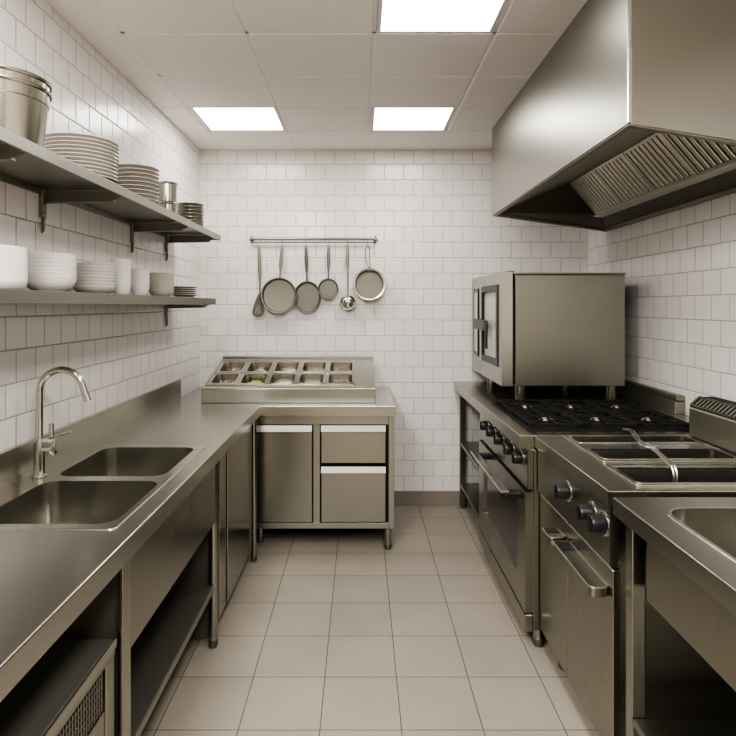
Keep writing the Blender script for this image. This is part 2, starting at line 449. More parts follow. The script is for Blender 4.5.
# skirt: front, sides, back under the sloped top
sk = MB()
sk.box(-1.028, .096, 3.70, 3.712, ZT + .001, 1.017, .003)
for x in (-1.028, .084):
    sk.prism([(3.705, ZT + .001), (4.295, ZT + .001), (4.295, 1.160), (3.705, 1.014)], 'X', x, x + .012)
sk.box(-1.028, .096, 4.285, 4.297, ZT + .001, 1.158, .001)
sk.build('skirt', 'sx', pr)
cells = []
for k in range(5):
    u0 = .035 + .1935 * k
    cells.append((u0, u0 + .166, .078, .262, 'front', k)); cells.append((u0, u0 + .166, .300, .505, 'back', k))
MB().slab([(0, 0), (W, 0), (W, SL), (0, SL)], [rr(c[0], c[1], c[2], c[3], .03) for c in cells], -.006, .002, mat=TM, cham=.002).build('top_plate', 'top', pr)
fr = MB()
def ring(mb, x0, x1, y0, y1, w, h, r=.006):
    mb.slab(rr(x0, x1, y0, y1, r), [rr(x0 + w, x1 - w, y0 + w, y1 - w, max(r - w, .002))], .002, h, mat=TM, cham=.001)
ring(fr, .012, .99, .05, .535, .006, .008)
fr.obox(TM, .012, .985, .277, .285, .001, .006, .001)
for k in range(4): fr.obox(TM, .035 + .1935 * k + .177, .035 + .1935 * k + .183, .055, .53, .001, .006, .001)
fr.build('divider_frame', 'polish', pr)
MB().obox(TM, 0, W, SL - .02, SL - .004, .001, .016, .003).build('back_lip', 'sx', pr)
col_n = ['leftmost', 'second from left', 'middle', 'second from right', 'rightmost']
for c in cells:
    x0, x1, v0, v1, row, k = c
    content = 'of greens' if (k == 1) else ''
    cw = TM @ Vector(((x0 + x1) / 2, (v0 + v1) / 2, 0))
    name = f'{"steel pan of greens" if k == 1 else "small empty steel pan"}, {col_n[k]} in the {row} row of the prep rail'
    t = tag(bpy.data.objects.new('food_pan', None), name, 'food pan', 'food pans in the prep rail')
    C.objects.link(t); t.location = cw; t['_o'] = list(cw)
    p = MB()
    p.slab(rr(x0 - .007, x1 + .007, v0 - .007, v1 + .007, .033), [rr(x0 + .004, x1 - .004, v0 + .004, v1 - .004, .028)], .0025, .0055, mat=TM, cham=.002)
    p.build('rim', 'polish', t)
    basin(MB(), x0 + .004, x1 - .004, v0 + .004, v1 - .004, .028, .004, .085, .022, mat=TM).build('bowl', 'polish', t)
def heap(name, u, v, w, su, sv, n, label, seed, hh):
    rnd = random.Random(seed); mb = MB(); cw = TM @ Vector((u, v, w))
    for k in range(n):
        a = rnd.random() * 2 * PI; r = .88 * math.sqrt(rnd.random())
        p = TM @ Vector((u + su * r * math.cos(a), v + sv * r * math.sin(a), w - .008 + hh * math.sqrt(max(0, 1 - r * r)) + rnd.uniform(-.002, .006)))
        s_ = rnd.uniform(.006, .013)
        rot = Matrix.Rotation(rnd.random() * 6, 4, 'X') @ Matrix.Rotation(rnd.random() * 6, 4, 'Z')
        b = bmesh.new(); bmesh.ops.create_icosphere(b, subdivisions=1, radius=s_)
        mb._merge(b, Matrix.Translation(p) @ rot @ Matrix.Diagonal((1.3, .8, .25, 1)))
    # body of the heap
    b = bmesh.new(); bmesh.ops.create_uvsphere(b, u_segments=20, v_segments=10, radius=1)
    mb._merge(b, TM @ Matrix.Translation((u, v, w - .008)) @ Matrix.Diagonal((su * .98, sv * .98, hh, 1)))
    o = mb.build(name, 'green', None, cw)
    return tag(o, label, 'greens', None, 'stuff')
heap('chopped_herbs', .035 + .1935 + .087, .158, -.045, .054, .066, 190, 'heap of pale green chopped herbs in the front row pan', 3, .026)
heap('chopped_herbs', .035 + .1935 + .105, .365, -.057, .032, .040, 70, 'small pinch of chopped greens low in the back row pan', 5, .013)

# ------------------------------------------------------------------ wall shelves
def bracket(par, y, ztop, zbot, x1, mat='flue'):
    w = .022
    b = MB().box(XL + .001, XL + .007, y - w, y + w, ztop - .125, ztop - .018, .001)
    b.box(XL + .001, XL + .016, y - w - .002, y - w + .003, ztop - .125, ztop - .018, .001)
    b.prism([(XL + .001, ztop - .12), (XL + .014, ztop - .12), (XL + .012, zbot + .01), (XL + .001, zbot)], 'Y', y - .008, y + .001)
    b.prism([(XL + .004, ztop - .014), (x1, ztop - .014), (x1, ztop - .042), (x1 - .05, ztop - .060), (XL + .004, ztop - .066)], 'Y', y + w - .006, y + w)
    b.prism([(XL + .004, ztop - .060), (x1 - .02, ztop - .057), (x1 - .02, ztop - .062), (XL + .004, ztop - .066)], 'Y', y - .006, y + w - .0061)
    br = b.build('bracket', mat, par)
    s_ = MB()
    for z in (ztop - .05, ztop - .07, ztop - .105): s_.cyl((XL + .007, y + .004, z), .004, .004, 'X', 10)
    s_.build('screw', 'pandark', br)
def shelf(name, label, x1, y1, zt, zb, ys):
    t = thing(name, label, 'shelf', (XL + .15, 2.0, zt))
    b = MB().box(XL + .001, x1 - .0101, .2, y1 - .0041, zt - .012, zt - .0004, 0)
    b.box(x1 - .010, x1, .2, y1, zb, zt, .002, 2).box(XL + .001, XL + .012, .2, y1 - .0042, zb, zt - .013, .001)
    b.box(XL + .001, x1 - .0102, y1 - .004, y1, zb + .004, zt, .001)
    b.build('shelf_board', 'shelf', t)
    for y in ys: bracket(t, y, zt, zt - .185 if name == 'wall_shelf' else zt - .16, x1 - .012)
    return t
ZS1, ZS2 = 2.027, 1.604
shelf('wall_shelf', 'upper steel wall shelf on brackets carrying buckets, plates and pots', -.938, 3.853, ZS1, 1.990, (.4, 1.60, 2.256, 3.14, 3.70))
shelf('wall_shelf', 'lower steel wall shelf carrying white crockery above the sink', -.962, 3.82, ZS2, 1.563, (.4, 1.2, 3.70))

ORD = ['topmost', 'second', 'third', 'fourth', 'fifth', 'sixth', 'seventh', 'eighth', 'ninth', 'tenth', 'eleventh', 'twelfth', 'thirteenth', 'fourteenth', 'fifteenth']
def lab_of(k, n):
    if k == 0: return 'topmost'
    if k == n - 1: return 'bottom one'
    return ORD[k] + ' from the top'
def stack(name, cat, prof, mat, x, y, z, pitch, n, label, group, n_seg=44, jitter=.0001):
    """label has {} for the place in the stack"""
    rnd = random.Random(hash(label) % 1000 if False else len(label) * 7 + n); first = None
    for k in range(n):                      # k counts from the bottom
        loc = (x + rnd.uniform(-jitter, jitter), y + rnd.uniform(-jitter, jitter), z + k * pitch)
        lb = label.format(lab_of(n - 1 - k, n))
        if first is None:
            mb = MB().lathe([(r, zz) for r, zz in prof], loc, n_seg)
            first = tag(mb.build(name, mat, None, loc), lb, cat, group)
        else:
            o = first.copy(); C.objects.link(o); o.location = loc; o['label'] = lb
def plate_prof(r, h, t=.004):
    f = r * .56
    return [(0, .004), (f - .006, .004), (f - .004, 0), (f, 0), (f + .005, .003), (r * .74, h * .62), (r * .97, h - t), (r, h - t * .6), (r - .0008, h), (r * .95, h - t * .2), (r * .73, h * .62 + t), (f, .003 + t), (0, .004 + t)]
def bowl_prof(r, h, t=.0022, foot=.55, belly=.9):
    f = r * foot
    return [(0, .003), (f - .005, .003), (f - .003, 0), (f, 0), (f + .002, .003), (r * belly * .92, h * .30), (r * .955, h * .64), (r - .001, h - .003), (r, h - .0015), (r - t * .7, h), (r * .955 - t, h * .64), (r * belly * .92 - t, h * .3 + t * .5), (f + .002, .003 + t), (0, .003 + t)]
XS = -1.098
# buckets
def bucket(loc, lab):
    t = thing('bucket', lab, 'bucket', loc, 'nested steel buckets on the upper shelf')
    h, rb, rt = .195, .104, .128
    pf = [(0, 0), (rb - .004, 0), (rb, .004), (rt, h), (rt - .001, h), (rb - .001, .005), (rb - .004, .0015), (0, .0015)]
    MB().lathe(pf, loc, 56).build('body', 'pail', t)
    b = MB().lathe([(rt + .0002, h - .008), (rt + .004, h - .008), (rt + .006, h - .003), (rt + .004, h + .002), (rt - .001, h + .002), (rt - .001, h)], loc, 56)
    b.lathe([(rb + (rt - rb) * .78 + .0003, h * .78), (rb + (rt - rb) * .79 + .0022, h * .79), (rb + (rt - rb) * .80 + .0003, h * .80)], loc, 56)
    b.build('rim', 'pail', t)
    return t
b0 = bucket((XS, 1.765, ZS1), 'lower of two nested shiny steel buckets on the upper shelf')
dup(b0, (XS, 1.765, ZS1 + .028), 'upper of two nested shiny steel buckets, its rim on top')
stack('plate', 'plate', plate_prof(.137, .026, .0032), 'chinag', XS, 2.255, ZS1, .0145, 11, 'wide white plate, {} in the tall stack on the upper shelf', 'large plates on the upper shelf')
stack('plate', 'plate', plate_prof(.107, .024, .0035), 'chinag', XS, 2.81, ZS1, .0195, 10, 'white plate, {} in the narrower stack beside the nested pots', 'smaller plates on the upper shelf')
# two nested pots
def pot(loc, lab):
    t = thing('steel_pot', lab, 'pot', loc, 'nested small pots on the upper shelf')
    MB().lathe([(0, 0), (.047, 0), (.051, .004), (.053, .112), (.050, .112), (.048, .006), (0, .006)], loc, 40).build('body', 'pail', t)
    MB().lathe([(.0515, .100), (.056, .102), (.058, .107), (.0565, .113), (.051, .114)], loc, 40).build('rim', 'polish', t)
    return t
p0 = pot((XS, 3.263, ZS1), 'lower of two stacked small steel pots on the upper shelf')
dup(p0, (XS, 3.263, ZS1 + .113), 'upper of two stacked small steel pots on the upper shelf')
stack('metal_dish', 'dish', [(0, 0), (.066, 0), (.072, .004), (.082, .024), (.087, .027), (.087, .030), (.080, .030), (.070, .008), (0, .006)], 'dish', XS, 3.70, ZS1, .0215, 8, 'dark steel dish, {} in the stack at the far end', 'dark steel dishes at the far end of the upper shelf')
# lower shelf crockery
XT = -1.108
ck = MB().lathe([(0, 0), (.086, 0), (.098, .004), (.106, .014), (.109, .03), (.108, .120), (.106, .128), (.102, .128), (.102, .03), (.09, .01), (0, .01)], (XT, 1.695, ZS2), 56)
tag(ck.build('crock', 'china', None, (XT, 1.695, ZS2)), 'large plain white crock at the left edge of the lower shelf', 'crock')
stack('bowl', 'bowl', bowl_prof(.0865, .058), 'china', XT, 2.05, ZS2, .0132, 7, 'wide white bowl, {} in the stack beside the white crock', 'wide white bowls')
stack('plate', 'plate', bowl_prof(.0855, .036, foot=.66, belly=.88), 'chinag', XT, 2.392, ZS2, .0132, 8, 'shallow white dish, {} in the stack after the bowls', 'shallow white dishes')
stack('cup', 'cup', bowl_prof(.045, .075, .0012, .62, .93), 'china', XT, 2.655, ZS2, .0185, 6, 'white cup, {} in the tall narrow stack', 'tall stack of white cups')
stack('cup', 'cup', bowl_prof(.046, .062, .0012, .62, .93), 'china', XT, 2.885, ZS2, .0138, 6, 'white ribbed cup, {} in the short narrow stack', 'short stack of white cups')
stack('bowl', 'bowl', bowl_prof(.067, .040, .0016, foot=.62), 'stone', XT, 3.195, ZS2, .0133, 8, 'grey stoneware bowl, {} in the stack by the cups', 'grey stoneware bowls')
stack('plate', 'plate', plate_prof(.084, .022), 'stone', XT, 3.61, ZS2, .0125, 5, 'grey plate, {} in the low stack at the shelf end', 'grey plates at the shelf end')

# ------------------------------------------------------------------ utensil rail on the back wall
YR = 4.425
def U(px, py, y=YR): return Vector(((px - 360.5) * y / 574, y, EYE + (305 - py) * y / 574))
rl = thing('utensil_rail', 'horizontal steel utensil rail fixed to the tiled back wall', 'rail', U(313, 239.5))
a, b = U(250.5, 239), U(375.8, 239)
MB().tube([a, b], .0105, 14).build('bar', 'srd', rl)
MB().tube([a + Vector((0, .03, -.022)), b + Vector((0, .03, -.022))], .004, 8).build('shadow_bar', 'dull', rl)  # thin tube standing in for the shadow line below the bar
for p in (a, b):
    MB().box(p.x - .006, p.x + .006, YB - .012, YB - .001, p.z - .032, p.z + .032, .003).tube([p + Vector((0, .045, 0)), p - Vector((0, .012, 0))], .008, 10).box(p.x - .018, p.x + .018, YB - .008, YB - .001, p.z - .008, p.z + .008, .002).build('end_bracket', 'dull', rl)
def hook(x):
    z = a.z
    pts = [(x, YR - .0095 * math.sin(t) , z + .0105 * math.cos(t)) for t in [k * PI / 6 for k in range(-3, 5)]]
    pts = [(x, YR + .0130 * math.cos(t), z + .0130 * math.sin(t)) for t in [k * PI / 8 for k in range(-1, 10)]]
    pts += [(x, YR - .010, z - .02), (x, YR - .006, z - .032), (x, YR + .002, z - .035), (x, YR + .006, z - .028)]
    MB().tube(pts, .0022, 8).build('hook', 'dull', rl)
def grip(mb, p0, p1, w, n=14, th=.5):
    """a flat tapering handle from p0 (top) to p1"""
    p0, p1 = Vector(p0), Vector(p1); pts = []; rs = []
    for k in range(n + 1):
        t = k / n; pts.append(p0.lerp(p1, t)); rs.append(w * (.35 + .65 * math.sin(PI * min(1, t * 1.15 + .08)) ** .7 if t < .85 else .5))
    mb.tube(pts, rs, 12, flat=th); return mb
def loop_eye(mb, p, r=.009):
    mb.tube([p + Vector((r * math.cos(k * PI / 8), 0, r * math.sin(k * PI / 8))) for k in range(17)], .0025, 8); return mb
ROTY = Matrix.Rotation(PI / 2, 4, 'X')       # lathe axis +z -> -y (towards the room)
UT = 'utensils hanging on the wall rail'
def pan(px_top, cxy, rad, ybase, depth, lab, mat, hmat, ell=1.0, name='frying_pan', cat='pan', open_=True):
    c = U(*cxy, ybase); top = U(px_top, 246.5, YR - .004)
    t = thing(name, lab, cat, c, UT)
    pf = [(0, 0), (rad * .86, 0), (rad * .91, .004), (rad - .002, depth), (rad, depth + .001), (rad - .004, depth + .003), (rad * .90, .008), (rad * .86, .005), (0, .005)]
    mt = ROTY @ Matrix.Diagonal((ell, 1, 1, 1))
    MB().lathe(pf, c, 56, mt).build('body', mat, t)
    MB().lathe([(rad - .005, depth), (rad + .002, depth), (rad + .003, depth + .003), (rad + .001, depth + .006), (rad - .005, depth + .005)], c, 56, mt).build('rim', mat, t)
    e = Vector((c.x + (top.x - c.x) * .35, ybase - depth * .8, c.z + rad * .97))
    mb = MB(); grip(mb, (top.x, YR - .006, top.z - .004), (e.x, e.y, e.z), .0145)
    mb.tube([e + Vector((0, 0, .012)), e + Vector((0, .004, -.012))], .006, 8, flat=.6)
    loop_eye(mb, Vector((top.x, YR - .004, top.z + .003)))
    mb.build('handle', hmat, t); hook(top.x); return t
# whisk
top = U(259.2, 247); t = thing('whisk', 'steel balloon whisk hanging at the left end of the rail', 'whisk', U(259, 290), UT)
he = U(260, 293, YR)
mb = grip(MB(), (top.x, YR - .004, top.z), (he.x, YR - .004, he.z), .0135, th=.8); loop_eye(mb, top + Vector((0, -.002, .003)))
mb.build('handle', 'dull', t); hook(top.x)
wm = MB(); ax = (U(257.8, 316.5) - he)
for k in range(7):
    a_ = k * PI / 7; w = []
    for j in range(31):
        s_ = j / 30; ang = s_ * 2 * PI
        tt = .5 - .5 * math.cos(ang)
        rad = math.copysign(.054 * tt ** .75 * math.sqrt(max(0, 1 - tt ** 9)) + .004 * (1 - tt), .5 - s_)
        w.append(he + ax * tt + Vector((rad * math.cos(a_), -.004 + .55 * rad * math.sin(a_), 0)))
    wm.tube(w, .0030, 6, cap=False)
wm.tube([he + Vector((0, -.004, .01)), he + ax * .06 + Vector((0, -.004, 0))], [.007, .010], 10)
wm.build('wires', 'dull', t)
pan(282, (279.5, 295.5), .134, 4.425, .035, 'largest round steel frying pan, hung second from the left on the rail', 'dull', 'pandark')
pan(306, (307.6, 297.2), .122, 4.468, .020, 'dark narrow skillet hung partly behind the largest frying pan', 'pandark', 'pandark', ell=.86, name='skillet')
pan(328.6, (328.4, 288.8), .077, 4.438, .018, 'smallest dark round pan hanging right of the skillet', 'pandark', 'pandark', name='small_pan')
# ladle
top = U(347.5, 246); c = U(347.8, 302.3, 4.425)
t = thing('ladle', 'shiny steel ladle with a round bowl hanging beside the saucepan', 'ladle', c, UT)
mb = MB(); grip(mb, (top.x, YR - .004, top.z), (c.x, YR - .006, c.z + .20), .0145)
mb.tube([(c.x, YR - .006, c.z + .21), (c.x, YR - .008, c.z + .12), (c.x, c.y - .012, c.z + .055)], [.0075, .006, .006], 10)
loop_eye(mb, top + Vector((0, -.002, .003))); mb.build('handle', 'dull', t); hook(top.x)
pf = [(.0585 * math.sin(k / 14 * PI / 2), -.0585 * math.cos(k / 14 * PI / 2)) for k in range(15)]
pf += [(.0605, 0), (.0605, .002)] + [(.0555 * math.sin(k / 14 * PI / 2), -.0555 * math.cos(k / 14 * PI / 2)) for k in range(14, -1, -1)]
MB().lathe(pf, c, 40, Matrix.Rotation(-PI / 2 - .35, 4, 'X') @ Matrix.Identity(4)).build('bowl', 'polish', t)
# saucepan
c = U(369.2, 284.6, 4.470); top = U(367.6, 246)
t = thing('saucepan', 'round saucepan with a wire loop handle at the right end of the rail', 'saucepan', c, UT)
rad = .116; dp = .075
MB().lathe([(0, 0), (rad * .9, 0), (rad * .95, .005), (rad, dp), (rad - .005, dp), (rad * .90, .008), (0, .007)], c, 56, ROTY).build('body', 'dull', t)
MB().lathe([(rad - .006, dp - .001), (rad + .005, dp - .001), (rad + .008, dp + .002), (rad + .005, dp + .006), (rad - .006, dp + .004)], c, 56, ROTY).build('rim', 'polish', t)
e = Vector((c.x, c.y - dp * .85, c.z + rad))
mb = MB()
for s_ in (-1, 1):
    mb.tube([(top.x + s_ * .004, YR - .006, top.z + .008), (top.x + s_ * .015, YR - .008, top.z - .02), (top.x + s_ * .016, YR - .014, top.z - .10), (e.x + s_ * .006, e.y, e.z + .012), (e.x + s_ * .005, e.y + .002, e.z - .008)], .0038, 8)
mb.tube([(top.x - .004, YR - .006, top.z + .008), (top.x, YR - .006, top.z + .011), (top.x + .004, YR - .006, top.z + .008)], .0038, 8)
mb.box(e.x - .013, e.x + .013, e.y - .002, e.y + .004, e.z - .012, e.z + .016, .001)
mb.build('handle', 'dull', t); hook(top.x)

# ------------------------------------------------------------------ cooking range (right side)
ZR = .965
rg = thing('cooking_range', 'steel gas range with black grates, dark oven door and open end bay', 'range', (1.25, 3.5, 0))
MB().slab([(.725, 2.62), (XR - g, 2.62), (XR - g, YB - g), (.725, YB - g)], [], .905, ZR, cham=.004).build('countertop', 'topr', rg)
MB().box(1.715, XR - g, 3.13, YB - g, ZR - .001, 1.032, .003).box(1.725, XR - g, 3.13, YB - g, 1.034, 1.066, .005).build('backsplash', 'flue', rg)
MB().box(.784, 1.745, 2.60, 3.65, .085, .904, .002).build('body', 'sr', rg)
cp = MB().box(.758, .786, 2.605, 3.64, .722, .904, .003).build('control_panel', 'sr', rg)
def knob(par, x, y, z, r, ln):
    k = MB().lathe([(0, 0), (r, 0), (r, .004), (r * .86, .007), (r * .84, ln - .006), (r * .76, ln), (0, ln)], (x, y, z), 28, Matrix.Rotation(-PI / 2, 4, 'Y'))
    k.box(x - ln - .006, x - ln + .002, y - r * .16, y + r * .16, z - r * .8, z + r * .8, .002)
    o = k.build('knob', 'black', par)
    MB().lathe([(r * .9, 0), (r * 1.16, 0), (r * 1.18, .003), (r * 1.05, .005), (r * .9, .004)], (x, y, z), 32, Matrix.Rotation(-PI / 2, 4, 'Y')).build('collar', 'polish', o)
for y in (3.42, 3.255, 3.07, 2.865, 2.70): knob(cp, .758, y, .842, .033, .040)
def ring_x(mb, x0, x1, ya, yb, za, zb, wy0, wy1, wz0, wz1, r=.012):
    """plate in the YZ plane with a window"""
    mt = Matrix(((0, 0, 1, 0), (1, 0, 0, 0), (0, 1, 0, 0), (0, 0, 0, 1)))
    mb.slab([(ya, za), (yb, za), (yb, zb), (ya, zb)], [rr(wy0, wy1, wz0, wz1, r)] , x0, x1, mat=mt)
    return mb
od = ring_x(MB(), .750, .784, 2.612, 3.632, .158, .708, 2.745, 3.50, .288, .628).build('oven_door', 'sr', rg)
MB().box(.762, .776, 2.74, 3.505, .283, .633, 0).build('window', 'glass', od)
hd = MB()
hd.tube([(.664, 2.68, .682), (.664, 3.40, .682)], .011, 14)
hd.box(.650, .690, 2.66, 3.40, .688, .697, .003)
hd.build('handle', 'handle', od)
for y in (2.685, 3.36): MB().box(.652, .752, y - .028, y + .028, .660, .690, .006).build('handle_mount', 'black', od)
MB().box(.748, .784, 2.612, 3.632, .072, .149, .003).build('drawer', 'sr', rg)
for x, y in ((.815, 2.632), (.815, 3.6), (1.70, 2.66), (1.70, 3.6), ): round_leg(rg, x, y, .0235, .086)
# open end bay
for x, y in ((.785, 4.418), (1.70, 4.418)): MB().box(x - .02, x + .02, y - .02, y + .02, 0, .905, .003).build('leg', 'srd', rg)
MB().box(.768, 1.72, 3.652, 4.44, .485, .505, .002).build('bay_shelf', 'srd', rg)
MB().box(.768, 1.72, 3.652, 4.44, .165, .185, .002).build('bay_shelf', 'srd', rg)
MB().box(1.728, 1.74, 3.652, 4.44, .165, .904, .001).build('bay_back', 'srd', rg)
# cooktop: black tray, burners, grates
CX0, CX1, CY0, CY1 = .795, 1.60, 2.715, 3.455
tr = MB().slab([(CX0, CY0), (CX1, CY0), (CX1, CY1), (CX0, CY1)], [rr(CX0 + .012, CX1 - .012, CY0 + .012, CY1 - .012, .01)], ZR, ZR + .006, cham=.002)
tr.box(CX0 + .005, CX1 - .005, CY0 + .005, CY1 - .005, ZR - .001, ZR + .001, 0)
tr.build('cooktop_tray', 'iron', rg)
gw = (CX1 - CX0 - .03) / 3
for i in range(3):
    for j in range(2):
        cx = CX0 + .015 + gw * (i + .5); gh = (CY1 - CY0 - .03) / 2; cy = CY0 + .015 + gh * (j + .5)
        bu = MB().lathe([(0, 0), (.052, 0), (.055, .004), (.05, .010), (.036, .012), (0, .012)], (cx, cy, ZR + .001), 28).build('burner', 'iron', rg)
        MB().lathe([(0, 0), (.034, 0), (.036, .003), (.033, .008), (0, .009)], (cx, cy, ZR + .0132), 24).build('burner_cap', 'cap', bu)
for i in range(3):
    x0 = CX0 + .015 + gw * i + .004; x1 = x0 + gw - .008; y0, y1 = CY0 + .017, CY1 - .017
    gt = MB(); z0, z1 = ZR + .018, ZR + .029; w = .0055
    for x in (x0, x1 - 2 * w): gt.box(x, x + 2 * w, y0, y1, z0, z1, .002)
    ym = (y0 + y1) / 2
    for y in (y0, ym - w, y1 - 2 * w): gt.box(x0, x1, y, y + 2 * w, z0, z1, .002)
    for cy in ((y0 + ym) / 2, (ym + y1) / 2):
        cx = (x0 + x1) / 2
        gt.box(x0, cx - .022, cy - w, cy + w, z0, z1 + .004, .002).box(cx + .022, x1, cy - w, cy + w, z0, z1 + .004, .002)
        gt.box(cx - w, cx + w, cy + .022, cy + (y1 - y0) / 4, z0, z1 + .004, .002).box(cx - w, cx + w, cy - (y1 - y0) / 4, cy - .022, z0, z1 + .004, .002)
        for sx, sy in ((1, 1), (1, -1), (-1, 1), (-1, -1)):
            gt.tube([(cx + sx * .03, cy + sy * .035, (z0 + z1) / 2), (cx + sx * (x1 - x0) / 2.1, cy + sy * (y1 - y0) / 4.3, (z0 + z1) / 2)], .0055, 6)
    for x in (x0 + w, x1 - w):
        for y in (y0 + w, ym, y1 - w): gt.box(x - w, x + w, y - w, y + w, ZR + .0012, z0 + .002, .001)
    gt.build('grate', 'iron', rg)

# ------------------------------------------------------------------ combi oven
co = thing('combi_oven', 'boxy steel countertop oven with a glazed door standing on the range', 'oven', (1.25, 3.95, ZR))
OX0, OX1, OY0, OY1, OZ0, OZ1 = .945, 1.615, 3.50, 4.43, 1.064, 1.757
MB().box(OX0, OX1, OY0, OY1, OZ0, OZ1 - .012, .006, 2).build('body', 'ovs', co)
MB().box(OX0 - .008, OX1 + .004, OY0 - .006, OY1, OZ1 - .012, OZ1, .004).build('lid', 'sr', co)
MB().box(.925, .947, OY0 + .01, OY1, OZ0 + .01, OZ1 - .014, .001).build('gap_filler', 'dark', co)  # near-black filler, its colour stands for shade in the gap behind the door
MB().box(.895, .945, 3.505, 3.565, OZ1 + .003, OZ1 + .012, .002).build('hinge_cap', 'srd', co)
# door leaf with its long window; control side with dark display
dr = ring_x(MB(), .860, .927, OY0 - .002, 4.125, OZ0 + .002, OZ1 + .004, 3.585, 4.075, 1.172, 1.690, .015).build('door', 'sx', co)
dw = ring_x(MB(), .854, .900, 3.586, 4.074, 1.173, 1.689, 3.632, 4.034, 1.215, 1.648, .012).build('window_frame', 'black', dr)
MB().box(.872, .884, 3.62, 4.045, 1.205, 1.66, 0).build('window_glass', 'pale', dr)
MB().box(.853, .864, 4.062, 4.105, 1.16, 1.70, .004).build('door_post', 'handle', dr)
cs = ring_x(MB(), .860, .927, 4.128, OY1, OZ0 + .002, OZ1 + .004, 4.165, 4.372, 1.185, 1.680, .01).build('control_side', 'sx', co)
MB().box(.866, .876, 4.16, 4.376, 1.18, 1.684, 0).build('display', 'glass', cs)
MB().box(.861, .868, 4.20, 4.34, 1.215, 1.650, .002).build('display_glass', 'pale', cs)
MB().box(.852, .862, 4.168, 4.19, 1.185, 1.680, .002).build('display_bar', 'black', cs)
hn = MB().cyl((.868, 4.05, 1.425), .034, .045, '-X', 24).box(.818, .846, 3.80, 4.19, 1.388, 1.460, .012, 2)
hn.box(.822, .838, 3.775, 3.805, 1.27, 1.44, .006, 2)
hn.build('door_handle', 'black', dr)
for x, y in ((.985, 3.54), (1.545, 3.54), (.985, 4.33), (1.545, 4.33)):
    MB().cyl((x, y, ZR + .0005), .030, .0985, r2=.030, n=24).build('leg', 'sz', co)

# ------------------------------------------------------------------ fryer
fy = thing('fryer', 'steel deep fryer with three open tanks and two front doors', 'fryer', (1.3, 2.2, 0))
T = [(2.480, 2.585, .945, 1.455), (2.215, 2.360, .940, 1.450), (1.915, 2.085, .925, 1.455)]
MB().slab([(.793, 1.838), (XR - g, 1.838), (XR - g, 2.612), (.793, 2.612)], [rr(x0, x1, y0, y1, .018) for y0, y1, x0, x1 in T], .915, ZR, cham=.004).build('countertop', 'topr', fy)
for y0, y1, x0, x1 in T:
    basin(MB(), x0, x1, y0, y1, .018, ZR - .001, .22, .03).build('fry_tank', 'srd', fy)
rm = MB().slab(rr(.912, 1.475, 2.165, 2.60, .012), [rr(.922, 1.468, 2.176, 2.592, .008)], ZR - .001, ZR + .007, cham=.003)
rm.slab(rr(.900, 1.475, 1.875, 2.128, .012), [rr(.912, 1.468, 1.886, 2.118, .008)], ZR - .001, ZR + .008, cham=.003)
for y0, y1, x0, x1 in T:
    rm.slab(rr(x0 - .010, x1 + .010, y0 - .010, y1 + .010, .022), [rr(x0, x1, y0, y1, .018)], ZR - .001, ZR + .004, cham=.002)
rm.build('tank_rim', 'sx', fy)
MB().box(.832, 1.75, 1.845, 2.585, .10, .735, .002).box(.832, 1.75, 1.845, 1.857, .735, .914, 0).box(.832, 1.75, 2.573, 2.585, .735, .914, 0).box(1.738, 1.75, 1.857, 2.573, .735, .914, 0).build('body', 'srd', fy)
cp = MB().prism([(.800, .914), (.834, .914), (.834, .716), (.806, .716), (.800, .724)], 'Y', 1.842, 2.588).build('control_panel', 'sr', fy)
for y in (2.215, 1.985, 1.885): knob(cp, .800, y, .842, .034, .046)
for k, (ya, yb, ha, hb) in enumerate(((2.25, 2.588, 2.265, 2.372), (1.842, 2.244, 1.866, 2.236))):
    d_ = MB().box(.810, .834, ya, yb, .10, .708, .003).build('door', 'sr', fy)
    h_ = MB()
    z = .640; x1 = .8105; x0 = .746
    h_.slab(rr(x0, x1, ha, hb, .020), [], z - .030, z, cham=.002)
    h_.build('handle', 'sr', d_)
    MB().slab(rr(x0 - .001, x1, ha - .001, hb + .001, .020), [rr(x0 + .003, x1 - .003, ha + .003, hb - .003, .017)], z - .003, z + .003, cham=.001).build('handle_edge', 'handle', d_)
    MB().box(x0 + .006, x1 - .004, hb - (.085 if k else .055), hb - .006, z - .001, z + .002, .001).build('grip', 'black', d_)
for x, y in ((.872, 2.46), (.872, 1.9), (1.7, 2.46), (1.7, 1.9)): round_leg(fy, x, y, .0235, .101)
fl = MB().box(1.487, XR - g, 1.842, 2.606, ZR + .001, 1.102, .012, 3).build('flue_box', 'flue', fy)
VP = [(1.492, 1.100), (1.492, 1.106), (1.536, 1.144), (1.60, 1.146), (1.70, 1.100)]
MB().prism(VP, 'Y', 1.86, 2.60).build('vent_cowl', 'dark', fl)
vs = MB()
sd = Vector((.044, 0, .038)).normalized(); sn = Vector((-sd.z, 0, sd.x))
VM = Matrix(((sd.x, 0, sn.x, 1.492), (0, 1, 0, 0), (sd.z, 0, sn.z, 1.106), (0, 0, 0, 1)))
for k in range(27): vs.obox(VM, .005, .055, 1.872 + k * .0265, 1.881 + k * .0265, .0005, .004, .001)
vs.build('vent_slat', 'dull', fl)
vb = MB().obox(VM, -.001, .005, 1.86, 2.60, -.002, .006, .001).obox(VM, .054, .060, 1.86, 2.60, -.002, .006, .001)
vb.obox(VM, .005, .054, 2.588, 2.60, -.002, .006, .001)
vb.build('vent_border', 'sr', fl)

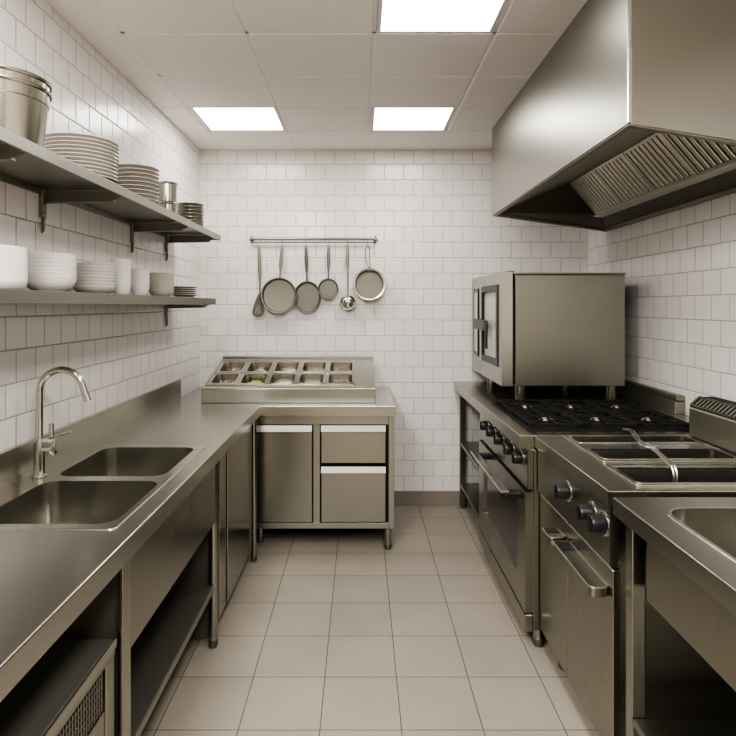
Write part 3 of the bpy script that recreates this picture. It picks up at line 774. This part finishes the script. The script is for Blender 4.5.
# double-wire basket handle lying across the tanks
wr = thing('basket_handle', 'bent twin-wire basket handle lying across the fryer tanks', 'handle', (1.2, 2.25, ZR))
def P(px, py, z):
    y = 574 * (EYE - z) / (py - 305); return Vector(((px - 360.5) * y / 574, y, z))
z = ZR + .016
for dx in (-1.6, 1.6):
    path = [P(625 + dx, 428.8, z), P(632 + dx, 431, z + .006), P(638 + dx, 440, z + .008), P(643 + dx, 445, z + .010), P(650 - dx * .4, 447.5, z + .012), P(657 - dx, 451.5, z + .012), P(664 - dx, 458, z + .010), P(669.5 - dx, 463.2, z + .002)]
    e = path[-1]; path += [Vector((e.x, e.y - .022, e.z - .004)), Vector((e.x, e.y - .036, e.z - .02)), Vector((e.x, e.y - .040, e.z - .045)), Vector((e.x, e.y - .040, e.z - .12))]
    MB().tube(path, .0042, 8).build('wire', 'handle', wr)
c = P(651, 447.8, z + .012)
wb = MB()
wb.tube([c + Vector((.02 * math.cos(k), .012 * math.sin(k), -.003 + .0018 * k)) for k in [j * .5 for j in range(14)]], .0035, 8)
wb.tube([P(646, 443.6, z + .014), P(652, 446, z + .018), P(658, 450, z + .014)], .0042, 8)
wb.build('wrap', 'handle', wr)

# ------------------------------------------------------------------ single sink table nearest the camera
st = thing('sink_table', 'steel sink table with one deep basin in the right foreground', 'sink table', (1.3, 1.25, 0))
SB = (.880, 1.50, 1.02, 1.680, .075)
MB().slab([(.787, .55), (XR - g, .55), (XR - g, 1.790), (.787, 1.790)], [rr(*SB)], .908, ZR - .003, cham=.005).build('countertop', 'topr', st)
MB().slab(rr(.868, 1.513, 1.008, 1.692, .085), [rr(*SB)], ZR - .004, ZR + .0005, cham=.003).build('sink_rim', 'polish', st)
b_ = basin(MB(), *SB, ZR - .0015, .255, .05).build('sink_basin', 'basin', st)
MB().lathe([(0, 0), (.03, 0), (.034, .004), (.045, .005), (.048, .001)], (1.19, 1.36, ZR - .255), 32).build('drain', 'polish', b_)
ap = MB()
ap.box(.842, .854, .93, 1.690, .690, .907, .002).box(.8545, 1.55, .93, .942, .690, .907, .002).box(1.54, 1.55, .9425, 1.69, .690, .907, .002)
ap.box(.8545, 1.5395, 1.684, 1.690, .690, .907, .001).box(.8545, 1.5395, .9425, 1.6835, .690, .700, .001)
ap.build('apron', 'sr', st)
for x, y in ((.842, 1.757), (1.71, 1.757), (.842, .6), (1.71, .6)): MB().box(x - .022, x + .022, y - .022, y + .022, 0, .908, .006, 2).build('leg', 'sz', st)
MB().box(.822, 1.73, .58, 1.734, .288, .312, .003).build('undershelf', 'srd', st)
MB().box(1.735, 1.745, .58, 1.78, .02, .90, .001).build('bay_shade_panel', 'panel', st)  # dark sheet added to deepen the shade of the sink bay

# ------------------------------------------------------------------ extraction hood
hdn = thing('extractor_hood', 'large steel extractor hood with baffle filters over the range', 'hood', (1.35, 3.0, 2.1))
P1, P2, P3, P4 = (.90, 3.93), (XR - g, 4.15), (.90, 1.93), (XR - g, 2.09)
ZF, ZB_ = 2.172, 2.095; top = ZC - .001
def hz(x): return ZF + (ZB_ - ZF) * (x - .90) / (XR - .90)
def panel(name, pts, mat, th, par=hdn):
    """thin plate through four points, thickened along its normal"""
    pts = [Vector(p) for p in pts]; n = (pts[1] - pts[0]).cross(pts[3] - pts[0]).normalized() * th
    m = MB().loft([pts, [p + n for p in pts]], cap0=True, cap1=True)
    return m.build(name, mat, par)
panel('front_panel', [(*P3, ZF), (*P1, ZF), (*P1, top), (*P3, top)], 'hood', .004)
panel('near_panel', [(*P3, ZF), (*P4, ZB_), (*P4, top), (*P3, top)], 'hood', -.004)
panel('far_panel', [(*P1, ZF), (*P2, ZB_), (*P2, top), (*P1, top)], 'hood', .004)
MB().box(.896, .912, 1.925, 1.935, ZF, top, .003).build('corner_trim', 'handle', hdn)
FU, FL_ = (1.297, 2.316), (1.462, 2.122)
YA, YZ = 2.12, 3.56
# bottom rim
rim = MB()
def bar(mb, a, b, w, h):
    a, b = Vector(a), Vector(b); d = (b - a).normalized(); s_ = d.cross(Vector((0, 0, 1))).normalized() * w; u = Vector((0, 0, h))
    mb.loft([[a, a + s_, a + s_ + u, a + u], [b, b + s_, b + s_ + u, b + u]], cap0=True, cap1=True)
I1, I2, I3, I4 = (P1[0] + .006, P1[1] - .006), (P2[0] - .006, P2[1] - .006), (P3[0] + .006, P3[1] + .006), (P4[0] - .006, P4[1] + .006)
bar(rim, (*I3, ZF - .006), (*I1, ZF - .006), .024, .028)
bar(rim, (*I1, ZF - .0061), (*I2, ZB_ - .006), .024, .022)
bar(rim, (*I4, ZB_ - .006), (*I3, ZF - .0061), .024, .022)
bar(rim, (*I2, ZB_ - .0062), (*I4, ZB_ - .0062), .02, .022)
rim.build('rim', 'hoodmid', hdn)
inn = []
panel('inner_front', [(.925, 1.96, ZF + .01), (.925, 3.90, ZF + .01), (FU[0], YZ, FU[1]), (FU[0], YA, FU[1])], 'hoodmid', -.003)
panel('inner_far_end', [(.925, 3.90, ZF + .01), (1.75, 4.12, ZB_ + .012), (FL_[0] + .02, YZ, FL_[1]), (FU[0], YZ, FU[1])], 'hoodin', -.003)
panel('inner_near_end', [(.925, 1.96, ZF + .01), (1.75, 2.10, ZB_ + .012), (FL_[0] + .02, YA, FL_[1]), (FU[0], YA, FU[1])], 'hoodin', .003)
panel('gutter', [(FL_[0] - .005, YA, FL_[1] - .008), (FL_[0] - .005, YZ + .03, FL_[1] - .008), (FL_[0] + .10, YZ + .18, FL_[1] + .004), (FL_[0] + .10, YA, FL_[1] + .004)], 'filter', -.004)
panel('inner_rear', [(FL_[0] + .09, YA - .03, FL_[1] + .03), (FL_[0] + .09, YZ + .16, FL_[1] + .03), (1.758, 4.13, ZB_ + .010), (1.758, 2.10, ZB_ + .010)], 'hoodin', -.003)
# baffle filters on a 45 degree bank
fu = Vector((FU[0], 0, FU[1])); fd = Vector((FL_[0] - FU[0], 0, FL_[1] - FU[1])); fl_ = fd.length; fd.normalize()
fn = fd.cross(Vector((0, 1, 0))).normalized()
if fn.z > 0: fn = -fn
FM = Matrix(((fd.x, 0, fn.x, fu.x), (0, 1, 0, 0), (fd.z, 0, fn.z, fu.z), (0, 0, 0, 1)))
nf = 4; fwid = (YZ - YA) / nf
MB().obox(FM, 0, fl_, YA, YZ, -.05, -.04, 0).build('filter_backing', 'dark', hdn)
for k in range(nf):
    y0 = YA + fwid * k + .004; y1 = y0 + fwid - .008
    f_ = MB()
    f_.obox(FM, 0, .012, y0, y1, -.02, .004, .001).obox(FM, fl_ - .012, fl_, y0, y1, -.02, .004, .001)
    f_.obox(FM, .012, fl_ - .012, y0, y0 + .012, -.02, .004, .001).obox(FM, .012, fl_ - .012, y1 - .012, y1, -.02, .004, .001)
    fo = f_.build('baffle_filter', 'filter', hdn)
    s_ = MB(); ns = 8; st_ = (y1 - y0 - .024) / ns
    for j in range(ns):
        ya = y0 + .012 + st_ * j + st_ * .16
        s_.obox(FM, .010, fl_ - .010, ya, ya + st_ * .68, -.014, .001, .003)
    s_.build('baffle_slats', 'filter', fo)

# ------------------------------------------------------------------ camera and render look
cam = bpy.data.cameras.new('camera'); co_ = bpy.data.objects.new('camera', cam); C.objects.link(co_)
co_.location = (0, 0, EYE); co_.rotation_euler = (PI / 2, 0, 0)
cam.sensor_width = 36; cam.lens = 574 / 736 * 36
cam.shift_x = (368 - 360.5) / 736; cam.shift_y = -(368 - 305) / 736
cam.clip_start = .05
sc = bpy.context.scene; sc.camera = co_
w = bpy.data.worlds.new('world'); sc.world = w; w.use_nodes = True
w.node_tree.nodes['Background'].inputs[0].default_value = (.9, .85, .78, 1); w.node_tree.nodes['Background'].inputs[1].default_value = .05
sc.view_settings.view_transform = 'AgX'; sc.view_settings.look = 'AgX - Medium High Contrast'; sc.view_settings.exposure = .82
sc.cycles.use_denoising = True
sc.cycles.max_bounces = 10; sc.cycles.diffuse_bounces = 6; sc.cycles.glossy_bounces = 6
sc.cycles.sample_clamp_indirect = 4; sc.cycles.blur_glossy = 1.0
sc.cycles.caustics_reflective = False; sc.cycles.caustics_refractive = False
sc.cycles.use_adaptive_sampling = False
sc.cycles.denoising_prefilter = 'ACCURATE'; sc.cycles.denoising_input_passes = 'RGB_ALBEDO_NORMAL'
for o in bpy.data.objects:
    if '_o' in o: del o['_o']
